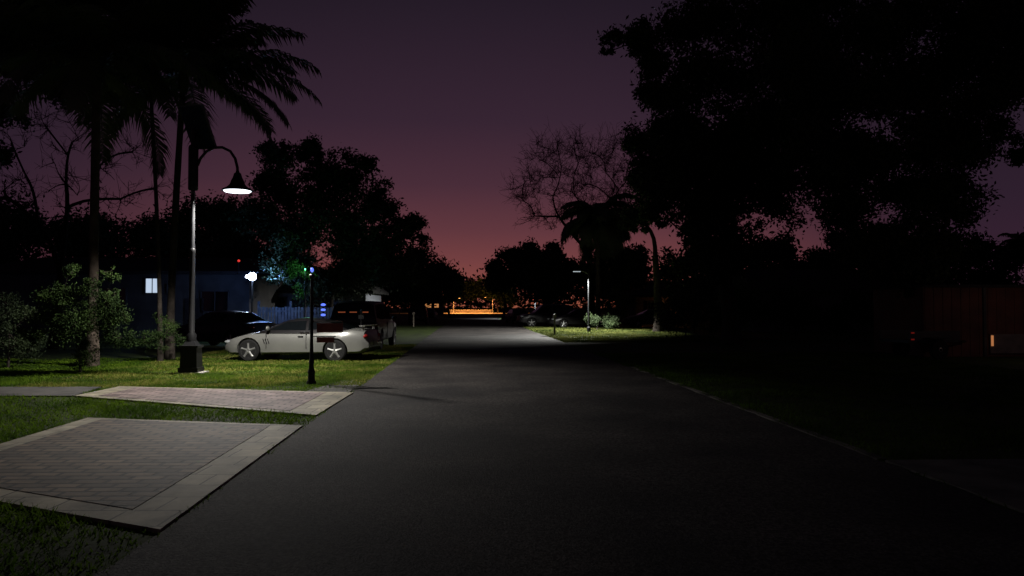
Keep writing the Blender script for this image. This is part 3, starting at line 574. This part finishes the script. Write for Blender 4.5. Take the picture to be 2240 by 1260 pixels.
house('house','unlit low house in the darkness behind the hedge bushes',X(1650,48),X(1990,48),48,9,2.7,1.6,'walldark',[(X(1720,48),1.6,1.4,1.0,M['glass']),(X(1880,48),1.6,1.4,1.0,M['glass'])],door=X(1800,48),hip=1.5)
Zs=23.5; xs0,xs1=X(2020,Zs),X(2330,Zs); H=W(2100,628,Zs).z
t=thing('shed','dark red vertically boarded shed with pale low panel at the right edge','shed',(xs0,Zs,0)); wS=xs1-xs0
bd=MB(); bd.box((wS/2,1.5,H/2),(wS,3,H-.01))
for i in range(int(wS/.3)): bd.box((.06+i*.3,-.006,H/2),(.03,.016,H-.06))
bd.build('wall',M['redwall'],t)
MB().box((wS/2,1.45,H+.03),(wS+.3,3.4,.09)).build('roof',M['roof'],t)
xp=X(2152,Zs)-xs0; MB().box((xp,-.035,H/2),(.09,.05,H)).build('corner_post',M['walldark'],t)
MB().box((xp+1.0,-.05,.42),(1.7,.05,.62)).build('low_panel',M['cream'],t)
MB().box((xp+.2,-.10,.52),(.05,.05,.34)).build('slit_lamp',E['slit'],t)
light('POINT',(xp+.4,-3.0,1.9),11,(1,.7,.55),t,.05)  # fill lamp added in front of the shed, without a fixture
# ------------------------------------------------------------------ sky
w=bpy.data.worlds.new('World'); S.world=w; w.use_nodes=True; n=w.node_tree; bg=n.nodes['Background']
tc=n.nodes.new('ShaderNodeTexCoord'); sp=n.nodes.new('ShaderNodeSeparateXYZ'); n.links.new(tc.outputs['Generated'],sp.inputs[0])
def s2l(c): return tuple(((x/255)/12.92 if x/255<.04045 else ((x/255+.055)/1.055)**2.4) for x in c)
def ramp(st):
    r=n.nodes.new('ShaderNodeValToRGB'); e=r.color_ramp.elements
    while len(e)<len(st): e.new(.5)
    for i,(p,c) in enumerate(st): e[i].position=p; e[i].color=(*s2l(c),1)
    n.links.new(sp.outputs['Z'],r.inputs['Fac']); return r
ra=ramp([(0,(150,82,62)),(.03,(134,72,65)),(.06,(116,64,65)),(.10,(96,55,62)),(.16,(73,45,57)),(.24,(55,37,51)),(.40,(38,29,41)),(1,(12,10,16))])
rb=ramp([(0,(64,38,50)),(.05,(54,33,48)),(.12,(46,31,45)),(.25,(37,27,39)),(.40,(25,19,29)),(1,(9,8,12))])
dt=n.nodes.new('ShaderNodeVectorMath'); dt.operation='DOT_PRODUCT'; n.links.new(tc.outputs['Generated'],dt.inputs[0]); dt.inputs[1].default_value=(-.0,1,0)
mr=n.nodes.new('ShaderNodeMapRange'); mr.interpolation_type='SMOOTHSTEP'; mr.inputs['From Min'].default_value=.82; mr.inputs['From Max'].default_value=1.0; n.links.new(dt.outputs['Value'],mr.inputs['Value'])
mx=n.nodes.new('ShaderNodeMix'); mx.data_type='RGBA'; n.links.new(mr.outputs['Result'],mx.inputs['Factor']); n.links.new(rb.outputs['Color'],mx.inputs['A']); n.links.new(ra.outputs['Color'],mx.inputs['B'])
n.links.new(mx.outputs['Result'],bg.inputs['Color']); bg.inputs['Strength'].default_value=1.0
